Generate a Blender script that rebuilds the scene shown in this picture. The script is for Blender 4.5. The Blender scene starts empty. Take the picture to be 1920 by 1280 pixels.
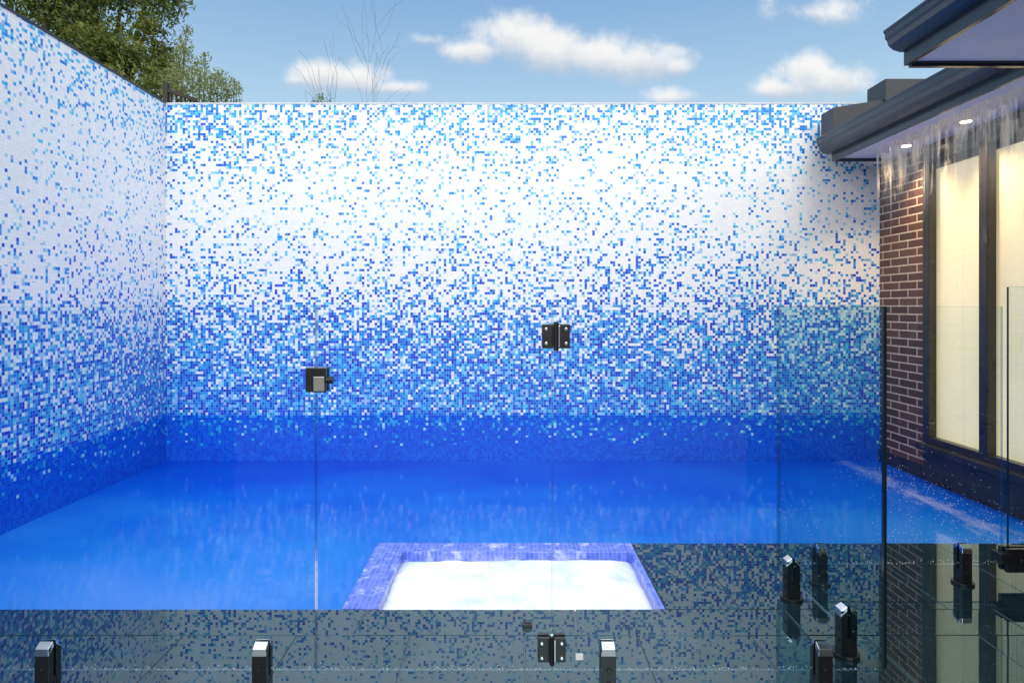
import bpy, bmesh, math, random
from mathutils import Vector, Matrix
random.seed(7)
S=bpy.context.scene
D=bpy.data
# ------------------------------------------------------------ helpers
def link(o,parent=None):
    S.collection.objects.link(o)
    if parent: o.parent=parent
    return o
def empty(name,parent=None):
    o=D.objects.new(name,None); o.empty_display_size=.1
    return link(o,parent)
def meshobj(name,verts,faces,mat=None,parent=None,smooth=False,mats=None,fm=None):
    m=D.meshes.new(name); m.from_pydata([tuple(v) for v in verts],[],faces); m.update()
    if mats:
        for k in mats: m.materials.append(k)
        if fm:
            for i,p in enumerate(m.polygons): p.material_index=fm[i]
    elif mat: m.materials.append(mat)
    if smooth:
        for p in m.polygons: p.use_smooth=True
    return link(D.objects.new(name,m),parent)
class MB:
    def __init__(s): s.v=[];s.f=[];s.m=[]
    def box(s,x0,x1,y0,y1,z0,z1,mi=0):
        s.hexa([(x0,y0,z0),(x1,y0,z0),(x1,y1,z0),(x0,y1,z0),(x0,y0,z1),(x1,y0,z1),(x1,y1,z1),(x0,y1,z1)],mi)
    def hexa(s,v,mi=0):
        b=len(s.v); s.v+=v
        for q in ((0,3,2,1),(4,5,6,7),(0,1,5,4),(1,2,6,5),(2,3,7,6),(3,0,4,7)):
            s.f.append(tuple(b+i for i in q)); s.m.append(mi)
    def cyl(s,c,axis,r,h,mi=0,n=16,r2=None):
        r2=r if r2 is None else r2
        b=len(s.v); ax=Vector(axis).normalized()
        t=Vector((1,0,0)) if abs(ax.x)<.9 else Vector((0,1,0))
        u=ax.cross(t).normalized(); w=ax.cross(u)
        for k,(hh,rr) in enumerate(((-h/2,r),(h/2,r2))):
            for i in range(n):
                a=2*math.pi*i/n
                s.v.append(tuple(Vector(c)+ax*hh+u*rr*math.cos(a)+w*rr*math.sin(a)))
        for i in range(n):
            j=(i+1)%n
            s.f.append((b+i,b+j,b+n+j,b+n+i)); s.m.append(mi)
        s.f.append(tuple(b+i for i in reversed(range(n)))); s.m.append(mi)
        s.f.append(tuple(b+n+i for i in range(n))); s.m.append(mi)
    def obj(s,name,mats,parent=None,bevel=0,seg=2):
        o=meshobj(name,s.v,s.f,mats=mats,fm=s.m,parent=parent)
        bm=bmesh.new(); bm.from_mesh(o.data); bmesh.ops.recalc_face_normals(bm,faces=bm.faces); bm.to_mesh(o.data); bm.free()
        if bevel:
            md=o.modifiers.new('bevel','BEVEL'); md.width=bevel; md.segments=seg; md.limit_method='ANGLE'
        return o
def newmat(name):
    m=D.materials.new(name); m.use_nodes=True; nt=m.node_tree; nt.nodes.clear()
    out=nt.nodes.new('ShaderNodeOutputMaterial'); return m,nt,out
class N:
    def __init__(s,nt): s.nt=nt
    def put(s,inp,v):
        if isinstance(v,bpy.types.NodeSocket): s.nt.links.new(v,inp)
        elif v is not None:
            try: inp.default_value=v
            except Exception:
                inp.default_value=(*v,1) if len(v)==3 else v
    def m(s,op,a,b=None,c=None,clamp=False):
        n=s.nt.nodes.new('ShaderNodeMath'); n.operation=op; n.use_clamp=clamp
        s.put(n.inputs[0],a); s.put(n.inputs[1],b); s.put(n.inputs[2],c); return n.outputs[0]
    def vm(s,op,a,b=None):
        n=s.nt.nodes.new('ShaderNodeVectorMath'); n.operation=op
        s.put(n.inputs[0],a); s.put(n.inputs[1],b); return n.outputs['Value'] if op in('DOT_PRODUCT','LENGTH') else n.outputs[0]
    def sep(s,v):
        n=s.nt.nodes.new('ShaderNodeSeparateXYZ'); s.put(n.inputs[0],v); return n.outputs
    def comb(s,x,y,z):
        n=s.nt.nodes.new('ShaderNodeCombineXYZ'); s.put(n.inputs[0],x); s.put(n.inputs[1],y); s.put(n.inputs[2],z); return n.outputs[0]
    def pos(s): return s.nt.nodes.new('ShaderNodeNewGeometry').outputs['Position']
    def noise(s,v,scale,detail=3,rough=.5,dist=0):
        n=s.nt.nodes.new('ShaderNodeTexNoise'); s.put(n.inputs['Vector'],v); n.inputs['Scale'].default_value=scale
        n.inputs['Detail'].default_value=detail; n.inputs['Roughness'].default_value=rough; n.inputs['Distortion'].default_value=dist
        return n.outputs['Fac']
    def white(s,v):
        n=s.nt.nodes.new('ShaderNodeTexWhiteNoise'); n.noise_dimensions='3D'; s.put(n.inputs['Vector'],v); return n.outputs['Value']
    def mr(s,v,a,b,c=0,d=1,smooth=False):
        n=s.nt.nodes.new('ShaderNodeMapRange'); n.interpolation_type='SMOOTHSTEP' if smooth else 'LINEAR'
        s.put(n.inputs[0],v); s.put(n.inputs[1],a); s.put(n.inputs[2],b); s.put(n.inputs[3],c); s.put(n.inputs[4],d); return n.outputs[0]
    def ramp(s,v,stops,interp='LINEAR'):
        n=s.nt.nodes.new('ShaderNodeValToRGB'); n.color_ramp.interpolation=interp; s.put(n.inputs[0],v)
        e=n.color_ramp.elements
        while len(e)<len(stops): e.new(.5)
        for i,(p,c) in enumerate(stops):
            e[i].position=p
        for i,(p,c) in enumerate(stops):
            e[i].color=(c,c,c,1) if isinstance(c,(int,float)) else (*c,1)
        return n.outputs[0]
    def mix(s,f,a,b,blend='MIX'):
        n=s.nt.nodes.new('ShaderNodeMix'); n.data_type='RGBA'; n.blend_type=blend
        s.put(n.inputs[0],f); s.put(n.inputs[6],a); s.put(n.inputs[7],b); return n.outputs[2]
    def bump(s,h,strength=.3,dist=.01,normal=None):
        n=s.nt.nodes.new('ShaderNodeBump'); n.inputs['Strength'].default_value=strength; n.inputs['Distance'].default_value=dist
        s.put(n.inputs['Height'],h); s.put(n.inputs['Normal'],normal); return n.outputs[0]
    def pbr(s,col,rough=.5,metal=0,normal=None,ior=1.5,**kw):
        n=s.nt.nodes.new('ShaderNodeBsdfPrincipled'); s.put(n.inputs['Base Color'],col); s.put(n.inputs['Roughness'],rough)
        s.put(n.inputs['Metallic'],metal); s.put(n.inputs['IOR'],ior)
        if normal is not None: s.put(n.inputs['Normal'],normal)
        for k,v in kw.items(): s.put(n.inputs[k.replace('_',' ')],v)
        return n.outputs[0]
def lin(r,g,b):
    f=lambda c:(c/255/12.92) if c/255<=.04045 else ((c/255+.055)/1.055)**2.4
    return (f(r),f(g),f(b))
def simple(name,col,rough=.5,metal=0,var=.12,scale=6,bump=0):
    m,nt,out=newmat(name); n=N(nt)
    f=n.noise(n.pos(),scale,4)
    c2=tuple(min(1,c*(1-var*2)) for c in col)
    c=n.mix(n.mr(f,.3,.7),(*c2,1),(*col,1))
    nm=n.bump(n.noise(n.pos(),scale*12,4),bump,.003) if bump else None
    nt.links.new(n.pbr(c,n.mr(f,.3,.7,rough*.8,min(1,rough*1.2)),metal,nm),out.inputs[0]); return m

# ------------------------------------------------------------ materials
TILE=.0232
def mosaic(name,axis):
    m,nt,out=newmat(name); n=N(nt)
    x,y,z=n.sep(n.pos()); u=x if axis=='x' else y
    us=n.m('DIVIDE',u,TILE); vs=n.m('DIVIDE',z,TILE)
    cu=n.m('FLOOR',us); cv=n.m('FLOOR',vs)
    r1=n.white(n.comb(cu,cv,1.5 if axis=='x' else 7.5)); r2=n.white(n.comb(cu,cv,11.5 if axis=='x' else 17.5)); r3=n.white(n.comb(cu,cv,23.5))
    cp=n.comb(n.m('MULTIPLY',cu,TILE),n.m('MULTIPLY',cv,TILE*1.6),0 if axis=='x' else 5)
    zn=n.m('DIVIDE',z,3.2)
    if axis=='x': st=[(.0,.96),(.31,.92),(.70,.83),(1.0,.71),(1.22,.57),(1.42,.37),(1.75,.22),(2.1,.08),(2.4,.08),(2.75,.18),(3.14,.42)]
    else: st=[(.0,.94),(.31,.88),(.70,.75),(1.0,.62),(1.22,.48),(1.42,.24),(1.75,.12),(2.1,.05),(2.4,.08),(2.75,.17),(3.14,.28)]
    p=n.ramp(zn,[(a/3.2,b) for a,b in st])
    blot=n.m('SUBTRACT',n.noise(cp,1.6,4,.65),.5)
    fine=n.m('SUBTRACT',n.noise(cp,14,2,.6),.5)
    amp=n.m('ADD',n.m('MULTIPLY',p,1.0),.10)
    if axis=='x':
        corner=n.mr(n.m('ABSOLUTE',n.m('SUBTRACT',x,.15)),1.5,3.2,0,1,True)
    else:
        corner=n.mr(y,5.0,2.5,0,.3,True)
    top=n.mr(z,2.2,3.0,0,1,True)
    ct=n.m('MULTIPLY',corner,top)
    p=n.m('ADD',p,n.m('MULTIPLY',n.m('ADD',blot,n.m('MULTIPLY',fine,.7)),amp))
    p=n.m('ADD',p,n.m('MULTIPLY',ct,.22))
    iscol=n.m('LESS_THAN',r1,p)
    pale=n.m('MULTIPLY',n.mr(z,1.4,2.6,0,.48,True),n.m('SUBTRACT',1,n.m('MULTIPLY',corner,.55)))
    t=n.m('MULTIPLY_ADD',r2,n.m('SUBTRACT',1,pale),pale)
    pal=n.ramp(t,[(0,lin(0,55,195)),(.14,lin(0,84,212)),(.33,lin(5,128,218)),(.60,lin(25,160,226)),(.80,lin(85,198,236)),(.92,lin(160,188,236))],'CONSTANT')
    wht=n.ramp(r3,[(0,(.89,.89,.89)),(.5,(.92,.92,.91)),(.85,(.84,.87,.90))],'CONSTANT')
    icy=n.m('LESS_THAN',r2,n.mr(z,1.3,.35,.05,.50))
    wht=n.mix(icy,wht,(*lin(150,215,238),1))
    colA=n.mix(iscol,wht,pal)
    pb=n.mr(z,-.02,.33,-.06,.30); pb=n.m('ADD',pb,n.m('MULTIPLY',blot,.35))
    isl=n.m('LESS_THAN',r1,pb)
    base=n.ramp(r2,[(0,lin(0,72,206)),(.35,lin(0,84,214)),(.7,lin(0,96,222))],'CONSTANT')
    lt=n.ramp(r3,[(0,lin(10,120,210)),(.4,lin(40,165,215)),(.85,lin(160,215,235))],'CONSTANT')
    colB=n.mix(isl,base,lt)
    inb=n.m('LESS_THAN',n.m('ADD',n.m('MULTIPLY',cv,TILE),n.m('MULTIPLY',r3,.03)),.33)
    col=n.mix(inb,colA,colB)
    fu=n.m('ABSOLUTE',n.m('SUBTRACT',n.m('FRACT',us),.5)); fv=n.m('ABSOLUTE',n.m('SUBTRACT',n.m('FRACT',vs),.5))
    g=n.m('GREATER_THAN',n.m('MAXIMUM',fu,fv),.455)
    gc=n.mix(.5,col,(.60,.64,.72,1))
    gc=n.mix(inb,gc,n.mix(.35,col,(.10,.36,.8,1)))
    col=n.mix(g,col,gc)
    dirt=n.mr(n.noise(n.pos(),.9,4,.6),.35,.75,1,.96)
    col=n.mix(1,col,n.comb(dirt,dirt,dirt),'MULTIPLY')
    nm=n.bump(n.m('ADD',n.m('MULTIPLY',g,-1),n.m('MULTIPLY',r2,.3)),.25,.001)
    nt.links.new(n.pbr(col,n.m('MULTIPLY_ADD',r3,.15,.22),0,nm,Specular_IOR_Level=.3),out.inputs[0]); return m
M_wx=mosaic('mosaic_back','x'); M_wy=mosaic('mosaic_side','y')
M_cap=simple('wall_capping',(.75,.76,.78),.4)
M_capd=simple('dark_capping',(.03,.035,.05),.4)
M_black=simple('black_powdercoat',(.012,.012,.014),.22)
M_chrome=simple('polished_steel',(.85,.85,.86),.12,1)
M_frame=simple('window_frame_black',(.028,.025,.024),.3)
M_gutter=simple('gutter_bluegrey',(.024,.034,.052),.2,var=.1)
M_soffit=simple('soffit_paint',(.74,.74,.86),.55,var=.03)
M_roof=simple('roof_metal',(.032,.034,.044),.4)
M_rubber=simple('grey_sticker',(.8,.8,.8),.5)
M_trellis=simple('dark_timber',(.03,.022,.018),.7)
M_ground=simple('soil_and_gravel',(.16,.14,.11),.9,var=.3,scale=3,bump=.4)

m,nt,out=newmat('wet_bluestone'); n=N(nt); P=n.pos()
f=n.noise(P,5,6,.6); f2=n.noise(P,90,3,.6)
c=n.mix(n.mr(f,.3,.7),(.005,.015,.021,1),(.012,.027,.034,1)); c=n.mix(n.mr(f2,.55,.75,0,.3),c,(.03,.05,.06,1))
nm=n.bump(n.noise(P,8,2,.5),.03,.0012)
nt.links.new(n.pbr(c,.006,0,nm,ior=2.05,Specular_Tint=(.52,.90,1,1)),out.inputs[0]); M_deck=m
M_grout=simple('deck_grout',(.24,.31,.34),.5)

# water
m,nt,out=newmat('pool_water'); n=N(nt); P=n.pos(); x,y,z=n.sep(P)
f=n.noise(n.comb(n.m('MULTIPLY',x,.6),n.m('MULTIPLY',y,.8),0),1.0,3,.5,.3)
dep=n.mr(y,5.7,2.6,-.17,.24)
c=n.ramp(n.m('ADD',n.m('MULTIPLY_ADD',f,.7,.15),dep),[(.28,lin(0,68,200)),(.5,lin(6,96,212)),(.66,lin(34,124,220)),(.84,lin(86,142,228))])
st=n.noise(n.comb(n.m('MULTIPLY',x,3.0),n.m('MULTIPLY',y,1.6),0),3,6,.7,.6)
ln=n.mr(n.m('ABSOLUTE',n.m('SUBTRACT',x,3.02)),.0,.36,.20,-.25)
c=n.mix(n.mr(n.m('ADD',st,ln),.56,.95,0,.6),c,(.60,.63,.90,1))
w=n.noise(n.comb(x,n.m('MULTIPLY',y,2.2),0),5,3,.5,.4)
fn=n.noise(P,60,2,.5)
nm=n.bump(w,.14,.010); nm=n.bump(fn,.07,.002,nm)
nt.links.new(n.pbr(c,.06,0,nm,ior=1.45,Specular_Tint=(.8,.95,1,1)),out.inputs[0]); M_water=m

m,nt,out=newmat('spa_mosaic'); n=N(nt); P=n.pos(); x,y,z=n.sep(P)
us=n.m('DIVIDE',x,TILE); vs=n.m('DIVIDE',y,TILE); ws=n.m('DIVIDE',z,TILE)
r=n.white(n.comb(n.m('FLOOR',us),n.m('FLOOR',vs),n.m('FLOOR',n.m('ADD',ws,.5))))
c=n.ramp(r,[(0,lin(74,104,216)),(.3,lin(88,114,222)),(.6,lin(98,122,226)),(.85,lin(112,136,232))],'CONSTANT')
fu=n.m('ABSOLUTE',n.m('SUBTRACT',n.m('FRACT',us),.5)); fv=n.m('ABSOLUTE',n.m('SUBTRACT',n.m('FRACT',vs),.5))
g=n.m('GREATER_THAN',n.m('MAXIMUM',fu,fv),.45)
c=n.mix(g,c,(.28,.34,.76,1))
fo=n.noise(P,9,6,.7,.5); c=n.mix(n.mr(fo,.54,.72,0,.8),c,(.86,.88,.96,1))
nt.links.new(n.pbr(c,.12,0,n.bump(g,-.2,.001)),out.inputs[0]); M_spa=m
m,nt,out=newmat('spa_foam'); n=N(nt); P=n.pos(); x,y,z=n.sep(P)
f=n.noise(P,4.0,5,.6,.3); f=n.m('ADD',f,n.mr(y,3.1,3.4,0,-.12))  # soft bluish shade painted into the foam colour, stronger at the far edge
c=n.mix(n.mr(f,.28,.52,0,1,True),(.66,.76,.93,1),(.93,.94,.95,1))
nm=n.bump(n.noise(P,60,3,.6),.08,.003)
nt.links.new(n.pbr(c,.9,0,nm),out.inputs[0]); M_foam=m

m,nt,out=newmat('dark_brick'); n=N(nt); P=n.pos(); x,y,z=n.sep(P)
bt=nt.nodes.new('ShaderNodeTexBrick'); nt.links.new(n.comb(n.m('ADD',y,x),z,0),bt.inputs['Vector'])
bt.inputs['Color1'].default_value=(.075,.030,.022,1); bt.inputs['Color2'].default_value=(.15,.060,.038,1); bt.inputs['Mortar'].default_value=(.66,.52,.38,1)
bt.inputs['Scale'].default_value=1; bt.inputs['Mortar Size'].default_value=.0065; bt.inputs['Mortar Smooth'].default_value=.15
bt.inputs['Brick Width'].default_value=.24; bt.inputs['Row Height'].default_value=.069; bt.inputs['Bias'].default_value=-.1
f=n.noise(P,40,4,.6); c=n.mix(n.mr(f,.3,.7,0,.35),bt.outputs['Color'],(.05,.03,.025,1))
nm=n.bump(n.m('ADD',n.m('MULTIPLY',bt.outputs['Fac'],-1),n.m('MULTIPLY',f,.3)),.6,.006)
nt.links.new(n.pbr(c,.5,0,nm),out.inputs[0]); M_brick=m

def glassmat(name,clear,teal,gain=1.7,rough=0):
    m,nt,out=newmat(name); n=N(nt)
    g=nt.nodes.new('ShaderNodeNewGeometry')
    cs=n.m('ABSOLUTE',n.vm('DOT_PRODUCT',g.outputs['Normal'],g.outputs['Incoming']))
    F=n.m('MULTIPLY_ADD',n.m('POWER',n.m('SUBTRACT',1,cs),5),.9,.04); F=n.m('MULTIPLY',F,gain,clamp=True)
    tint=n.mix(n.mr(cs,.9,.35),clear,teal)
    tr=nt.nodes.new('ShaderNodeBsdfTransparent'); nt.links.new(tint,tr.inputs[0])
    gl=nt.nodes.new('ShaderNodeBsdfGlossy'); gl.inputs['Roughness'].default_value=rough
    mx=nt.nodes.new('ShaderNodeMixShader'); nt.links.new(F,mx.inputs[0]); nt.links.new(tr.outputs[0],mx.inputs[1]); nt.links.new(gl.outputs[0],mx.inputs[2])
    nt.links.new(mx.outputs[0],out.inputs[0]); return m
M_glass=glassmat('toughened_glass',(.98,.99,.99,1),(.48,.80,.86,1),.55)
M_edge=glassmat('glass_edge',(.70,.86,.88,1),(.58,.76,.80,1),2.0,.1)
M_edged=simple('glass_edge_dark',(.005,.015,.018),.1)
M_pane=glassmat('window_glass',(.95,.95,.93,1),(.85,.85,.82,1),1.0,.01)
m,nt,out=newmat('falling_water'); n=N(nt); P=n.pos(); x,y,z=n.sep(P)
s1=n.noise(n.comb(y,n.m('MULTIPLY',z,.10),0),24,4,.65,.2)
s2=n.noise(n.comb(y,n.m('MULTIPLY',z,.45),3),7,2,.5)
th=n.mr(z,2.62,1.95,.36,.64)
a=n.mr(n.m('ADD',s1,n.m('MULTIPLY',n.m('SUBTRACT',s2,.5),.5)),th,n.m('ADD',th,.25),0,.85)
a=n.m('MULTIPLY',a,n.mr(z,2.5,1.5,1,.12))
df=n.pbr((.95,.89,.78,1),.15); tl=nt.nodes.new('ShaderNodeBsdfTranslucent'); tl.inputs[0].default_value=(.95,.88,.76,1)
m1=nt.nodes.new('ShaderNodeMixShader'); m1.inputs[0].default_value=.5; nt.links.new(df,m1.inputs[1]); nt.links.new(tl.outputs[0],m1.inputs[2])
tr=nt.nodes.new('ShaderNodeBsdfTransparent'); tr.inputs[0].default_value=(.99,.99,.99,1)
gl=nt.nodes.new('ShaderNodeBsdfGlossy'); gl.inputs['Roughness'].default_value=.1
m0=nt.nodes.new('ShaderNodeMixShader'); nt.links.new(n.mr(z,2.4,1.9,.12,.0),m0.inputs[0]); nt.links.new(tr.outputs[0],m0.inputs[1]); nt.links.new(gl.outputs[0],m0.inputs[2])
mx=nt.nodes.new('ShaderNodeMixShader'); nt.links.new(a,mx.inputs[0]); nt.links.new(m0.outputs[0],mx.inputs[1]); nt.links.new(m1.outputs[0],mx.inputs[2]); nt.links.new(mx.outputs[0],out.inputs[0]); M_fall=m
# thin steam wisps
m,nt,out=newmat('steam'); n=N(nt); P=n.pos(); tcu=nt.nodes.new('ShaderNodeTexCoord').outputs['Generated']; gx,gy,gz=n.sep(tcu)
f=n.noise(n.vm('MULTIPLY',P,(1,1,.6)),7,5,.6,.8)
ed=n.m('MULTIPLY',n.mr(n.m('ABSOLUTE',n.m('SUBTRACT',gx,.5)),.5,.2,0,1,True),n.mr(gz,.95,.0,0,1,True))
a=n.m('MULTIPLY',n.mr(f,.42,.75,0,.75,True),ed)
tr=nt.nodes.new('ShaderNodeBsdfTransparent'); df=nt.nodes.new('ShaderNodeBsdfDiffuse'); df.inputs[0].default_value=(.93,.94,.96,1)
tl=nt.nodes.new('ShaderNodeBsdfTranslucent'); tl.inputs[0].default_value=(.93,.94,.96,1)
m1=nt.nodes.new('ShaderNodeMixShader'); m1.inputs[0].default_value=.5; nt.links.new(df.outputs[0],m1.inputs[1]); nt.links.new(tl.outputs[0],m1.inputs[2])
mx=nt.nodes.new('ShaderNodeMixShader'); nt.links.new(a,mx.inputs[0]); nt.links.new(tr.outputs[0],mx.inputs[1]); nt.links.new(m1.outputs[0],mx.inputs[2]); nt.links.new(mx.outputs[0],out.inputs[0]); M_steam=m
m,nt,out=newmat('backlit_blind'); n=N(nt); P=n.pos(); x,y,z=n.sep(P)
wv=n.noise(n.comb(0,n.m('MULTIPLY',y,3),n.m('MULTIPLY',z,90)),1,3); c=n.mix(n.mr(wv,.3,.7),(.80,.70,.46,1),(.86,.78,.56,1))
es=n.mr(n.noise(n.comb(0,y,n.m('MULTIPLY',z,.6)),1.3,2),.3,.7,.42,.62)
nt.links.new(n.pbr(c,.7,0,None,Emission_Color=(1,.84,.50,1),Emission_Strength=es),out.inputs[0]); M_blind=m
m,nt,out=newmat('downlight_lens'); n=N(nt)
nt.links.new(n.pbr((1,.9,.7,1),.4,0,None,Emission_Color=(1,.82,.55,1),Emission_Strength=14.),out.inputs[0]); M_lamp=m
m,nt,out=newmat('water_drop'); n=N(nt); nt.links.new(n.pbr((.8,.86,.9,1),.05),out.inputs[0]); M_drop=m

# ------------------------------------------------------------ ground, walls, pool
WL,WR,YB=-3.1,3.37,5.8; WT=3.14; WZ=-.09
G=400
meshobj('ground',[(-G,-G,-.25),(G,-G,-.25),(G,G,-.25),(-G,G,-.25)],[(0,1,2,3)],M_ground)
def wall(name,x0,x1,y0,y1,mat):
    e=empty(name)
    b=MB(); b.box(x0,x1,y0,y1,-.3,WT); b.obj('tiled_face',[mat],e)
    return e
w1=wall('mosaic_wall',WL-.2,4.2,YB,YB+.2,M_wx)
b=MB(); b.box(WL-.2,4.2,YB-.004,YB+.21,WT,WT+.012); b.obj('capping',[M_cap],w1)
w2=wall('mosaic_wall',WL-.2,WL,-3,YB-.003,M_wy)
b=MB(); b.box(WL-.22,WL+.006,-3,YB-.01,WT+.0,WT+.018); b.obj('capping',[M_capd],w2)
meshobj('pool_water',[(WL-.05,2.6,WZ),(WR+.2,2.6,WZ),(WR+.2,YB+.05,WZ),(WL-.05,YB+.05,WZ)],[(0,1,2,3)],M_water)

deck=empty('pool_deck')
SX0,SX1=-.715,.682
b=MB(); b.box(WL-.002,4.2,-3,2.755,-.24,-.006); b.box(SX1,4.2,2.755,3.525,-.24,-.007); b.obj('grout_bed',[M_grout],deck)
tiles=MB(); gap=.0022
def tile(x0,x1,y0,y1):
    k=len(tiles.v); tiles.box(x0+gap,x1-gap,y0+gap,y1-gap,-.05,0)
    a,c,d=random.uniform(-.0006,.0006),random.uniform(-.0006,.0006),random.uniform(-.0004,.0004)
    for i in range(k+4,k+8):
        X,Y,Z=tiles.v[i]; tiles.v[i]=(X,Y,Z+d+a*(1 if X>(x0+x1)/2 else -1)+c*(1 if Y>(y0+y1)/2 else -1))
def row(x0,x1,y0,y1,off,w=.45):
    k=math.floor((x0-off)/w)
    while True:
        a=max(x0,off+k*w); c=min(x1,off+(k+1)*w)
        if a>=x1: break
        if c-a>.02: tile(a,c,y0,y1)
        k+=1
row(WL,4.2,2.54,2.76,.29,.9)
yy=2.54
for i in range(12):
    row(WL,4.2,yy-.45,yy,.064); yy-=.45
row(SX1,4.2,2.76,3.53,SX1-.13,.45)
tiles.obj('paving_tiles',[M_deck],deck,bevel=.0015,seg=1)
b=MB(); b.box(.06,.10,2.60,2.625,.001,.014); b.cyl((.08,2.613,.015),(0,0,1),.012,.01); b.obj('deck_bracket',[M_black],deck,bevel=.002)

spa=empty('spa_pool')
b=MB(); b.box(SX0,SX0+.155,2.762,3.53,-.3,.003); b.box(SX0+.155,SX1-.003,3.40,3.53,-.3,.003); b.box(SX1-.03,SX1-.003,2.762,3.40,-.3,.003)
b.obj('coping',[M_spa],spa,bevel=.003)
from mathutils import noise as mn
vs=[];fs=[];nX,nY=150,90
for j in range(nY+1):
    for i in range(nX+1):
        X=SX0+.14+(SX1-.02-SX0-.14)*i/nX; Y=2.74+(3.42-2.74)*j/nY
        p=Vector((X,Y,0)); h=mn.fractal(p*4,.9,2,4)*.010+mn.noise(p*14)*.0025
        ed=min(i/nX,1-i/nX,1-j/nY)*9
        vs.append((X,Y,-.062+h+.036*min(1,ed)**.6))
for j in range(nY):
    for i in range(nX):
        a=j*(nX+1)+i; fs.append((a,a+1,a+nX+2,a+nX+1))
meshobj('foam',vs,fs,M_foam,spa,True)
for (cx,cy,wd,hh,ph) in [(.0,2.86,1.1,.10,0),(-.05,2.98,1.15,.12,1.3),(.02,3.10,1.15,.12,2.1),(.0,3.22,1.15,.12,3.7),(.02,3.33,1.2,.11,4.4)]:
    vs=[];fs=[]
    for i in range(25):
        for j in range(7):
            t=i/24-.5; q=j/6
            vs.append((cx+t*wd,cy+.025*math.sin(t*11+ph)+.04*q*math.sin(t*7+ph*2),-.035+hh*q))
    for i in range(24):
        for j in range(6): a=i*7+j; fs.append((a,a+7,a+8,a+1))
    meshobj('steam_wisp',vs,fs,M_steam,spa,True)

# ------------------------------------------------------------ glass fence
GZ0,GZ1=.09,1.302
def panel(parent,name,x0,x1,y0,y1,z0=GZ0,z1=GZ1,ends=(0,0)):
    t=.006
    b=MB()
    if abs(x1-x0)>abs(y1-y0):
        q=[(x0,y0,z0),(x1,y0,z0),(x1,y0,z1),(x0,y0,z1)]
        b.box(x0,x1,y0-t,y0+t,z1,z1+.0015); b.box(x0,x1,y0-t,y0+t,z0-.0015,z0)
        b.box(x0-.001,x0,y0-t,y0+t,z0,z1,ends[0]); b.box(x1,x1+.001,y0-t,y0+t,z0,z1,ends[1])
    else:
        q=[(x0,y0,z0),(x0,y1,z0),(x0,y1,z1),(x0,y0,z1)]
        b.box(x0-t,x0+t,y0,y1,z1,z1+.0015); b.box(x0-t,x0+t,y0,y1,z0-.0015,z0)
        b.box(x0-t,x0+t,y0-.001,y0,z0,z1,ends[0]); b.box(x0-t,x0+t,y1,y1+.001,z0,z1,ends[1])
    meshobj(name,q,[(0,1,2,3)],M_glass,parent)
    b.obj(name+'_edges',[M_edge,M_edged],parent)
def spigot(parent,x,y,along='x',h=.172):
    b=MB()
    def pt(a,c,z): return (x+a,y+c,z) if along=='x' else (x+c,y+a,z)
    def bx(a0,a1,c0,c1,z0,z1,mi=0): b.hexa([pt(a0,c0,z0),pt(a1,c0,z0),pt(a1,c1,z0),pt(a0,c1,z0),pt(a0,c0,z1),pt(a1,c0,z1),pt(a1,c1,z1),pt(a0,c1,z1)],mi)
    b.cyl((x,y,.006),(0,0,1),.048,.012)
    bx(-.024,.024,-.03,-.0065,.012,h); bx(-.024,.024,.0065,.03,.012,h); bx(-.024,.024,-.0065,.0065,.012,.07)
    for s in(-1,1):
        c0,c1=s*.032,s*.0065
        b.hexa([pt(-.025,c0,h-.022),pt(.025,c0,h-.022),pt(.025,c1,h),pt(-.025,c1,h),pt(-.022,c0*.93,h+.002),pt(.022,c0*.93,h+.002),pt(.022,c1,h+.016),pt(-.022,c1,h+.016)],1)
    ax=(0,1,0) if along=='x' else (1,0,0)
    for q in(.6,.34): b.cyl(pt(0,-.032,h*q),ax,.008,.008,0)
    b.obj('spigot',[M_black,M_chrome],parent,bevel=.0015)
FY=2.14; sx=lambda px,d=FY:(px-952)/1200*d
fence=empty('glass_pool_fence')
panel(fence,'glass_panel',-3.08,sx(591),FY,FY)
panel(fence,'glass_panel',sx(1037),sx(1655),FY,FY,ends=(0,1))
panel(fence,'glass_panel',1.268,1.268,FY+.012,3.005,ends=(1,0))
panel(fence,'glass_panel',1.285,2.33,3.02,3.02)
panel(fence,'glass_panel',2.36,3.33,3.02,3.02,GZ0,1.395,ends=(1,0))
for px in (-330,90,492,1139,1540): spigot(fence,sx(px),FY)
spigot(fence,1.268,2.40,'y'); spigot(fence,1.268,2.86,'y')
spigot(fence,sx(1537,3.02),3.02); spigot(fence,sx(1805,3.02),3.02)
def hinge(parent,x,y,z):
    b=MB()
    for s in(-1,1):
        a,c=(x-.046,x-.009) if s<0 else (x+.009,x+.046)
        b.box(a,c,y-.019,y-.0065,z-.04,z+.04); b.box(a,c,y+.0065,y+.019,z-.04,z+.04)
        b.cyl((x+s*.033,y-.021,z+.024),(0,1,0),.0055,.006,1); b.cyl((x+s*.033,y-.021,z-.024),(0,1,0),.0055,.006,1)
        b.box(x+s*.010-.0025,x+s*.010+.0025,y-.026,y-.010,z-.036,z+.036,1 if s>0 else 0)
    b.cyl((x,y-.018,z),(0,0,1),.0085,.094,0); b.cyl((x,y-.018,z+.049),(0,0,1),.006,.006,1); b.cyl((x,y-.018,z-.049),(0,0,1),.006,.006,1)
    b.obj('hinge',[M_black,M_chrome],parent,bevel=.0015)
gate=empty('glass_gate')
panel(gate,'glass_leaf',sx(594.5),sx(1034),FY,FY)
zc=lambda py,d=FY:1.3-(py-576)/1200*d
hinge(gate,sx(1042),FY,zc(630)); hinge(gate,sx(1034),FY,zc(1213))
b=MB(); lx,lz=sx(596),zc(711)
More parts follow.
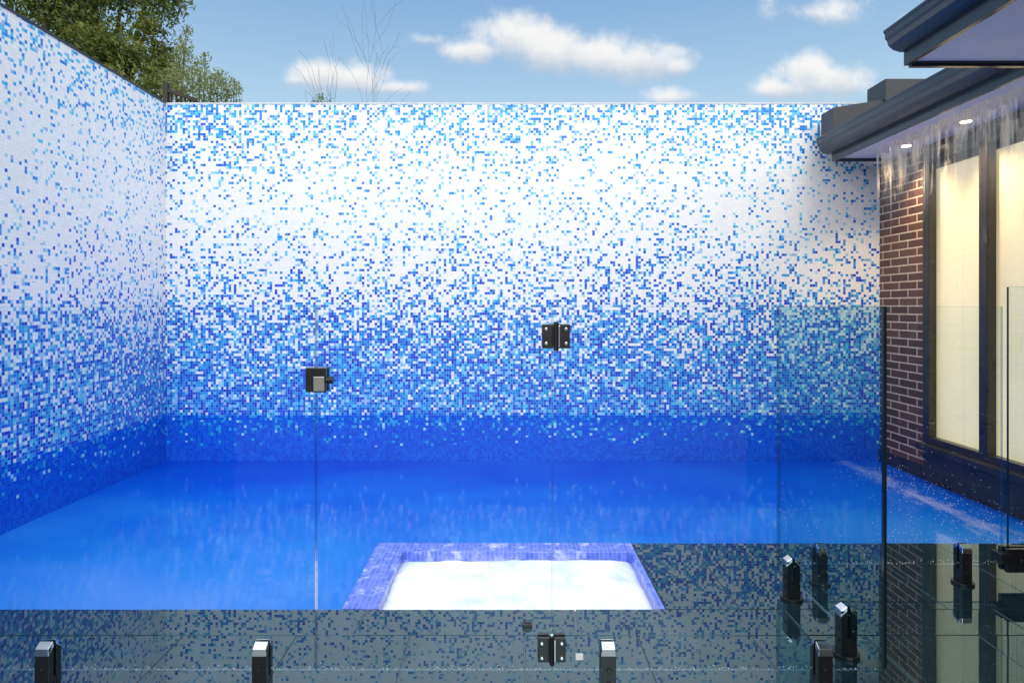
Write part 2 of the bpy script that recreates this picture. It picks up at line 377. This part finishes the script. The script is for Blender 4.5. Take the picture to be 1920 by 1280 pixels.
b.box(lx-.035,lx-.012,FY-.022,FY+.022,lz-.04,lz+.04); b.box(lx-.012,lx+.034,FY-.028,FY-.007,lz-.04,lz+.04); b.box(lx-.012,lx+.034,FY+.007,FY+.022,lz-.04,lz+.04)
b.box(lx-.006,lx+.030,FY-.031,FY-.028,lz-.036,lz+.012,1); b.cyl((lx+.042,FY-.018,lz),(1,0,0),.011,.018); b.cyl((lx+.053,FY-.018,lz),(1,0,0),.014,.008)
b.obj('latch',[M_black,M_chrome],gate,bevel=.002)
b=MB(); b.box(sx(1079),sx(1093),FY-.008,FY-.0065,zc(1234),zc(1222)); b.obj('glass_sticker',[M_rubber],fence)
b=MB(); b.box(2.335,2.47,2.99,3.012,.0+.06,.17); b.box(2.335,2.47,3.028,3.05,.06,.17); b.cyl((2.40,2.985,.115),(0,1,0),.012,.01,0); b.box(2.30,2.36,2.985,3.05,.10,.15); b.obj('gate_closer',[M_black,M_chrome],fence,bevel=.003)
b=MB()
def drop(x,y,z,r,ax=(0,1,0)): b.cyl((x,y,z),ax,r,.0022,0,6,r*.5)
for i in range(260): drop(random.uniform(1.7,2.33),3.0185,.2+random.random()**1.8*.6,random.uniform(.0007,.0018))
for i in range(90): drop(1.2665,random.uniform(2.2,3.0),random.uniform(.1,.5),random.uniform(.0006,.0013),(1,0,0))
for i in range(260): drop(random.uniform(-1.7,1.25),FY-.003,.092+abs(random.gauss(0,.006)),random.uniform(.0006,.0014))
for i in range(160): drop(random.uniform(1.29,2.33),3.0185,.092+abs(random.gauss(0,.008)),random.uniform(.0008,.002))
b.obj('water_droplets',[M_drop],fence)

# ------------------------------------------------------------ house
house=empty('brick_house')
ZS=2.60
W0,W1=3.0,5.17; WZ0,WZ1=.20,2.555
b=MB(); b.box(WR,WR+.23,W1,YB-.002,.02,ZS); b.box(WR,WR+.23,2.7,W0,.02,ZS); b.box(WR,WR+.23,W0,W1,.02,WZ0-.06); b.box(WR,WR+.23,W0,W1,WZ1,ZS)
b.box(2.72,WR+.23,2.47,2.70,.02,ZS); b.box(2.72,2.95,-3,2.47,.02,ZS)
b.obj('brick_walls',[M_brick],house)
b=MB(); b.box(WR-.012,WR+.23,2.71,YB-.003,-.3,.02); b.box(WR-.010,WR+.2,W0,5.17,.0201,.20)
b.obj('plinth',[M_frame],house)
b=MB(); fx0,fx1=WR-.02,WR+.045
b.box(fx0,fx1,W1-.075,W1,WZ0,WZ1); b.box(fx0,fx1,W0,W0+.07,WZ0,WZ1)
b.box(fx0,fx1,W0+.07,W1-.075,WZ0,WZ0+.07); b.box(fx0,fx1,W0+.07,W1-.075,WZ1-.10,WZ1)
for a,c in [(4.47,4.55),(3.7,3.78)]: b.box(fx0-.003,fx1,a,c,WZ0+.07,WZ1-.10)
b.box(fx0-.05,fx0+.02,W0,W1+.02,WZ0-.04,WZ0+.012)
b.obj('window_frame',[M_frame],house,bevel=.004)
meshobj('window_glass',[(WR+.02,W0+.05,WZ0+.05),(WR+.02,W1-.05,WZ0+.05),(WR+.02,W1-.05,WZ1-.05),(WR+.02,W0+.05,WZ1-.05)],[(0,1,2,3)],M_pane,house)
meshobj('roller_blind',[(WR+.065,W0,WZ0),(WR+.065,W1,WZ0),(WR+.065,W1,WZ1-.14),(WR+.065,W0,WZ1-.14)],[(0,1,2,3)],M_blind,house)
b=MB(); b.box(WR+.05,WR+.2,W0,W1,WZ1-.15,WZ1); b.obj('blind_headbox',[M_frame],house)
def extrude(name,prof,y0,y1,mat,parent):
    k=len(prof); v=[(p[0],y0,p[1]) for p in prof]+[(p[0],y1,p[1]) for p in prof]
    f=[(i,(i+1)%k,k+(i+1)%k,k+i) for i in range(k)]+[tuple(range(k))[::-1],tuple(range(k,2*k))]
    o=meshobj(name,v,f,mat,parent); bm=bmesh.new(); bm.from_mesh(o.data); bmesh.ops.recalc_face_normals(bm,faces=bm.faces); bm.to_mesh(o.data); bm.free(); return o
def gutter(x,z,y0,y1,h=.17,w=.125):
    prof=[(x-.006,z+h),(x-.008,z+h-.012),(x,z+h-.02),(x+.002,z+h*.6),(x+.012,z+h*.5),(x+.02,z+h*.28),(x+.045,z+h*.1),(x+.08,z),(x+w,z),(x+w,z+h-.03),(x+.01,z+h-.03),(x+.008,z+h)]
    extrude('gutter',prof,y0,y1,M_gutter,house)
EY=5.62; PY=3.43
gutter(2.715,2.64,PY,EY,.14)
b=MB(); b.box(2.842,2.862,PY,EY-.01,2.575,2.76); b.box(2.862,3.42,EY-.03,EY-.01,2.575,2.76); b.obj('fascia',[M_gutter],house)
b=MB(); b.box(2.862,WR+.2,PY,EY-.03,2.60,2.612); b.obj('soffit',[M_soffit],house)
b=MB(); b.hexa([(2.74,PY,2.77),(4.6,PY,3.10),(4.6,5.64,3.10),(2.74,5.64,2.77),(2.74,PY,2.79),(4.6,PY,3.12),(4.6,5.64,3.12),(2.74,5.64,2.79)]); b.obj('roof',[M_roof],house)
b=MB(); b.hexa([(2.77,5.45,2.78),(2.77,5.66,2.78),(3.9,5.66,2.78),(3.9,5.45,2.78),(2.77,5.45,3.00),(2.77,5.66,3.00),(3.9,5.66,3.18),(3.9,5.45,3.18)])
b.box(3.2,3.55,5.42,5.70,3.05,3.235); b.obj('parapet_flashing',[M_roof],house,bevel=.004)
gutter(2.02,2.665,-3,PY,.115,.10)
b=MB(); b.box(2.122,2.147,-3,PY-.001,2.592,2.76); b.box(2.147,4.6,PY-.03,PY-.002,2.580,2.77); b.box(2.147,4.6,PY-.05,PY-.03,2.590,2.6,0); b.obj('projecting_fascia',[M_gutter],house)
b=MB(); b.box(2.147,4.6,-3,PY-.03,2.60,2.612); b.obj('projecting_soffit',[M_soffit],house)
b=MB(); b.hexa([(2.04,-3,2.765),(4.6,-3,3.40),(4.6,PY+.03,3.40),(2.04,PY+.03,2.765),(2.04,-3,2.785),(4.6,-3,3.42),(4.6,PY+.03,3.42),(2.04,PY+.03,2.785)]); b.obj('projecting_roof',[M_roof],house)
for y in (5.14,4.47):
    b=MB(); b.cyl((3.2,y,2.597),(0,0,1),.045,.006,0,24); b.cyl((3.2,y,2.5925),(0,0,1),.034,.004,1,24); b.obj('downlight',[M_chrome,M_lamp],house)
    l=D.lights.new('downlight_lamp','SPOT'); l.energy=85; l.color=(1,.74,.44); l.shadow_soft_size=.04; l.spot_size=math.radians(110); l.spot_blend=1
    o=D.objects.new('downlight_lamp',l); o.location=(3.2,y,2.58); link(o,house)
wc=empty('water_curtain')
vs=[];fs=[];k=260
for i in range(k+1):
    t=i/k; Y=5.25-1.8*t
    wv=.014*math.sin(t*70+2*math.sin(t*13))+.008*math.sin(t*151+1)
    for j in range(13):
        q=j/12; vs.append((3.02+wv*(1+.6*q)+.03*math.sin(q*2+t*9)*q,Y+.006*math.sin(q*5+t*40),2.598-(2.598+.08)*q**1.4))
for i in range(k):
    for j in range(12):
        a=i*13+j; fs.append((a,a+13,a+14,a+1))
meshobj('water_sheet',vs,fs,M_fall,wc,True)
b=MB()
for i in range(420):
    r=random.uniform(.0008,.0024); x=random.gauss(3.02,.16); y=random.uniform(3.6,5.4)
    z=WZ+.004+abs(random.gauss(0,.05))
    b.cyl((min(x,3.34),y,z),(0,0,1),r,r*1.6,0,6,r*.5)
b.obj('splash_drops',[M_drop],wc)

# ------------------------------------------------------------ vegetation
def leafmat(name,cols):
    m,nt,out=newmat(name); n=N(nt); 
    oi=n.noise(n.pos(),1.3,3); r=n.white(n.vm('FLOOR',n.vm('MULTIPLY',n.pos(),(14,14,14))))
    c=n.ramp(n.m('ADD',n.m('MULTIPLY',oi,.7),n.m('MULTIPLY',r,.35)),[(.25,cols[0]),(.5,cols[1]),(.75,cols[2])])
    a=n.pbr(c,.5); t=nt.nodes.new('ShaderNodeBsdfTranslucent'); nt.links.new(c,t.inputs[0])
    mx=nt.nodes.new('ShaderNodeMixShader'); mx.inputs[0].default_value=.35; nt.links.new(a,mx.inputs[1]); nt.links.new(t.outputs[0],mx.inputs[2])
    nt.links.new(mx.outputs[0],out.inputs[0]); return m
M_leaf=leafmat('foliage_green',[(.025,.055,.010),(.10,.145,.022),(.26,.27,.05)])
M_leaf2=leafmat('foliage_pale',[(.12,.16,.05),(.22,.26,.10),(.34,.35,.17)])
M_bark=simple('bark',(.10,.075,.055),.9,bump=.5)
def leaves(clumps,count,size,rs):
    rnd=random.Random(rs); v=[];f=[]
    tot=sum(c[1]**2 for c in clumps)
    for (c,r,sq) in clumps:
        for i in range(int(count*r*r/tot)):
            d=Vector((rnd.gauss(0,1),rnd.gauss(0,1),rnd.gauss(0,1))).normalized()
            rr=r*(rnd.random()**.35)*(1+.25*mn.noise(d*2.5+c))
            p=c+Vector((d.x*rr,d.y*rr,d.z*rr*sq))
            a=Vector((rnd.gauss(0,1),rnd.gauss(0,1),rnd.gauss(0,1))).normalized(); bb=a.orthogonal().normalized()
            nrm=a.cross(bb); L=size*rnd.uniform(.6,1.4); W=L*.4
            k=len(v); v+=[tuple(p-a*L),tuple(p+bb*W+nrm*W*.3),tuple(p+a*L),tuple(p-bb*W+nrm*W*.3)]; f.append((k,k+1,k+2,k+3))
    return v,f
def branches(name,segs,parent,mat=None):
    cu=D.curves.new(name,'CURVE'); cu.dimensions='3D'; cu.bevel_depth=1; cu.bevel_resolution=1
    for pts in segs:
        s=cu.splines.new('POLY'); s.points.add(len(pts)-1)
        for i,(p,r) in enumerate(pts): s.points[i].co=(*p,1); s.points[i].radius=r
    cu.materials.append(mat or M_bark)
    tmp=D.objects.new(name,cu); S.collection.objects.link(tmp)
    dg=bpy.context.evaluated_depsgraph_get(); me=D.meshes.new_from_object(tmp.evaluated_get(dg)); D.objects.remove(tmp)
    return link(D.objects.new(name,me),parent)
def grow(start,dirv,length,rad,depth,rnd,segs,spread=.6,up=.1):
    pts=[(start,rad)]; p=start.copy(); d=dirv.normalized(); k=6
    for i in range(k):
        d=(d+Vector((rnd.gauss(0,.16),rnd.gauss(0,.16),rnd.gauss(0,.13)+up*.3))).normalized()
        p=p+d*length/k; r=rad*(1-.75*(i+1)/k); pts.append((p.copy(),max(r,.0015)))
        if depth>0 and i>=1:
            for q in range(rnd.choice((1,1,2))):
                nd=(d+Vector((rnd.gauss(0,spread),rnd.gauss(0,spread),rnd.gauss(0,spread*.7)))).normalized()
                grow(p,nd,length*rnd.uniform(.45,.65),r*.6,depth-1,rnd,segs,spread,up)
    segs.append(pts)
V=Vector
def at(px,py,d): return V(((px-952)/1200*d,d,1.3+(576-py)/1200*d))
tree=empty('leafy_tree')
cl=[]; rnd=random.Random(3)
for px,py,d,r in [(40,-90,8.2,.95),(130,-60,8.5,1.0),(235,-50,8.6,.9),(120,30,8.3,.75),(190,60,8.4,.7),(250,90,8.5,.52),(290,135,8.5,.38),(285,25,8.6,.50),(240,140,8.3,.5),(308,85,8.7,.36),(180,-160,8.9,1.0),(60,-200,8.8,1.1),(-60,-100,8.6,1.1),(285,-30,8.8,.5),(285,170,8.2,.36),(160,140,8.5,.6),(-40,30,8.5,.8),(315,165,8.4,.25),(320,130,8.6,.2)]:
    c=at(px,py,d)
    for k in range(6):
        o=V((rnd.gauss(0,1),rnd.gauss(0,1),rnd.gauss(0,1))).normalized()*r*.68
        cl.append((c+o,r*rnd.uniform(.22,.48),.8))
    cl.append((c,r*.68,.85))
v,f=leaves(cl,54000,.030,5); meshobj('crown',v,f,M_leaf,tree)
segs=[]; base=V((-5.6,8.7,-.25))
segs.append([(base,.17),(base+V((.1,0,1.2)),.14),(base+V((.05,.05,2.4)),.11),(base+V((.3,0,3.4)),.08),(base+V((.5,0,4.6)),.04)])
for c,r,_ in cl[6::7]: segs.append([(base+V((.08,0,2.2+rnd.random())),.06),((base+V((0,0,3))+c)/2+V((0,0,.1)),.04),(c,.012)])
branches('trunk_and_limbs',segs,tree)
sh=empty('feathery_shrub'); cl=[]
for px,py,d,r in [(330,160,7.6,.2),(360,170,7.6,.22),(395,176,7.8,.22),(425,181,7.9,.2),(375,138,7.9,.15),(345,122,8,.18),(410,148,8,.11),(440,163,8,.09),(385,110,8,.07),(345,90,8,.12),(350,60,8.2,.08)]: cl.append((at(px,py,d),r,1.3))
v,f=leaves(cl,3600,.020,9); meshobj('foliage',v,f,M_leaf2,sh)
segs=[]
for c,r,_ in cl: segs.append([(V((c.x-.1,7.8,-.25)),.03),(V((c.x,7.8,1.8)),.02),(c+V((0,0,r)),.004)])
branches('stems',segs,sh)
bare=empty('bare_tree'); segs=[]; rnd=random.Random(5)
bs=V((-4.7,9.2,-.25)); segs.append([(bs,.08),(bs+V((.02,0,2)),.06),(bs+V((.1,0,3.2)),.03)])
for dx,dz in((1.3,.8),(.6,1.0),(1.8,.25),(1.0,1.2),(1.5,.5)): grow(bs+V((.08,0,3.1)),V((dx,rnd.gauss(0,.3),dz)),1.1,.008,2,rnd,segs,.8,.0)
branches('branches',segs,bare,simple('twig_bark',(.34,.27,.21),.9))
v,f=leaves([(p[-1][0],.16,1) for p in segs if p[-1][0].z>2.8][::3],700,.016,4); meshobj('sparse_leaves',v,f,M_leaf2,bare)
sm=empty('distant_shrub'); c=at(605,190,9); segs=[]; grow(V((c.x,9,1.5)),V((0,0,1)),2.9,.008,2,rnd,segs,.22)
segs.append([(V((c.x,9,-.25)),.03),(V((c.x,9,1.6)),.015)]); branches('stems',segs,sm)
v,f=leaves([(c+V((0,0,-.15)),.22,1.1),(c+V((-.05,0,.02)),.10,1.2)],260,.022,8); meshobj('foliage',v,f,M_leaf2,sm)
tf=empty('trellis_fence'); b=MB(); tY=6.9; X0=at(305,0,tY).x
b.box(X0,X0+.05,tY,tY+.05,-.25,3.72)
tz=at(0,165,tY).z
b.box(X0-2.2,X0,tY+.01,tY+.04,-.25,3.05)
b.hexa([(X0+.05,tY+.005,tz-.04),(X0+.36,tY+.005,tz-.15),(X0+.36,tY+.035,tz-.15),(X0+.05,tY+.035,tz-.04),(X0+.05,tY+.005,tz-.0),(X0+.36,tY+.005,tz-.11),(X0+.36,tY+.035,tz-.11),(X0+.05,tY+.035,tz-.0)])
for k in range(1,5): b.box(X0+.05,X0+.36,tY+.01,tY+.03,tz-.12-.06*k,tz-.10-.06*k)
for k in range(6): b.box(X0+.07+.05*k,X0+.085+.05*k,tY+.03,tY+.042,2.9,tz-.04-.018*k)
b.box(X0+.05,X0+.36,tY,tY+.05,-.25,2.9)
b.obj('lattice',[M_trellis],tf)

# ------------------------------------------------------------ sky + sun
sd=Vector((.07,-.80,.60)).normalized()
elev=math.asin(sd.z); 
W=D.worlds.new('World'); S.world=W; W.use_nodes=True; nt=W.node_tree; nt.nodes.clear(); n=N(nt)
out=nt.nodes.new('ShaderNodeOutputWorld'); bg=nt.nodes.new('ShaderNodeBackground')
sky=nt.nodes.new('ShaderNodeTexSky'); sky.sky_type='NISHITA'; sky.sun_disc=False; sky.sun_elevation=elev; sky.sun_rotation=math.atan2(sd.x,sd.y)
sky.air_density=1.0; sky.dust_density=.6; sky.ozone_density=1.5
tc=nt.nodes.new('ShaderNodeTexCoord').outputs['Generated']
dx,dy,dz=n.sep(tc); dys=n.m('MAXIMUM',dy,.05)
u=n.m('DIVIDE',dx,dys); v_=n.m('DIVIDE',dz,dys)
uv=n.comb(u,v_,0)
n1=n.m('SUBTRACT',n.noise(uv,14,8,.60,.15),.5)
blobs=[(975,78,100,54,1),(1040,96,95,54,1),(1120,108,80,46,1),(1205,118,85,44,1),(900,98,75,30,.9),(1262,126,45,26,.8),
 (610,142,72,38,.95),(665,150,70,30,.9),(745,166,75,18,.75),(560,150,30,16,.6),
 (1515,138,54,52,1.05),(1570,155,68,38,1),(1465,168,64,24,.85),(1630,172,40,16,.5),
 (1540,25,120,34,.38),(1265,182,52,20,.6),(800,76,36,14,.5),(1730,40,60,26,.7)]
dens=None
for (px,py,rx,ry,a) in blobs:
    cu_=(px-952)/1200; cv_=(576-py)/1200
    du=n.m('DIVIDE',n.m('SUBTRACT',u,cu_),rx/1200); dv=n.m('DIVIDE',n.m('SUBTRACT',v_,cv_),ry/1200)
    dv=n.m('MULTIPLY',dv,n.m('MULTIPLY_ADD',n.m('LESS_THAN',dv,0),.25,1))
    q=n.m('SQRT',n.m('ADD',n.m('MULTIPLY',du,du),n.m('MULTIPLY',dv,dv)))
    e=n.m('MULTIPLY',n.m('SUBTRACT',1.32,q),a)
    if dens is None: dens=e; ws=n.m('EXPONENT',n.m('MULTIPLY',e,5)); hs=n.m('MULTIPLY',ws,dv)
    else:
        w_=n.m('EXPONENT',n.m('MULTIPLY',e,5)); hs=n.m('ADD',hs,n.m('MULTIPLY',w_,dv)); ws=n.m('ADD',ws,w_)
        dens=n.m('MAXIMUM',dens,e)
hgt=n.m('DIVIDE',hs,ws)
dd=n.m('ADD',dens,n.m('MULTIPLY',n1,1.9))
mask=n.mr(dd,.05,.90,0,1,True); mask=n.m('MULTIPLY',mask,n.m('GREATER_THAN',dy,.06))
hz=n.mr(n.noise(n.comb(n.m('MULTIPLY',dx,1.0),dy,n.m('MULTIPLY',dz,4)),3.0,5,.6,.3),.5,.8,0,.3)
lit=n.mr(n.m('ADD',hgt,n.m('MULTIPLY',n1,1.5)),-.85,.45,.0,1,True)
SKY=.13
cw=n.mix(lit,(.56/SKY,.63/SKY,.73/SKY,1),(.96/SKY,.95/SKY,.93/SKY,1))
hb=n.mr(dz,.48,.24,.70,.85)
sc=n.mix(n.m('MAXIMUM',hz,hb),sky.outputs[0],n.mix(n.mr(dz,.43,.28),(.27/SKY,.50/SKY,.80/SKY,1),(.48/SKY,.71/SKY,.89/SKY,1)))
col=n.mix(n.m('MULTIPLY',mask,.94),sc,cw)
bk=n.m('MAXIMUM',n.mr(dy,.25,-.25,0,1,True),n.mr(dz,.62,.85,0,1,True))  # bright cloud bank added behind camera and overhead, out of view, to brighten walls
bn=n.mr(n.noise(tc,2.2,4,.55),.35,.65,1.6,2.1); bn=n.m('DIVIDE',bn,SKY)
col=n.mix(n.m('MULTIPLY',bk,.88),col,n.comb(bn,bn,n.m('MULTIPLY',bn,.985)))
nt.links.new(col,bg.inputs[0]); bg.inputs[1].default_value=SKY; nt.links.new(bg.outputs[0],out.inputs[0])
L=D.lights.new('sun','SUN'); L.energy=1.15; L.angle=math.radians(28); L.color=(1,.97,.92)
so=D.objects.new('sun',L); so.rotation_euler=sd.to_track_quat('Z','Y').to_euler(); link(so)

# ------------------------------------------------------------ camera
cam=D.cameras.new('camera'); cam.sensor_width=36; cam.lens=22.5; cam.shift_x=8/1920; cam.shift_y=-64/1920; cam.clip_end=2000; cam.clip_start=.05
co=D.objects.new('camera',cam); co.location=(0,0,1.3); co.rotation_euler=(math.radians(90),0,0); link(co); S.camera=co
S.view_settings.view_transform='Standard'; S.view_settings.look='None'; S.view_settings.exposure=0
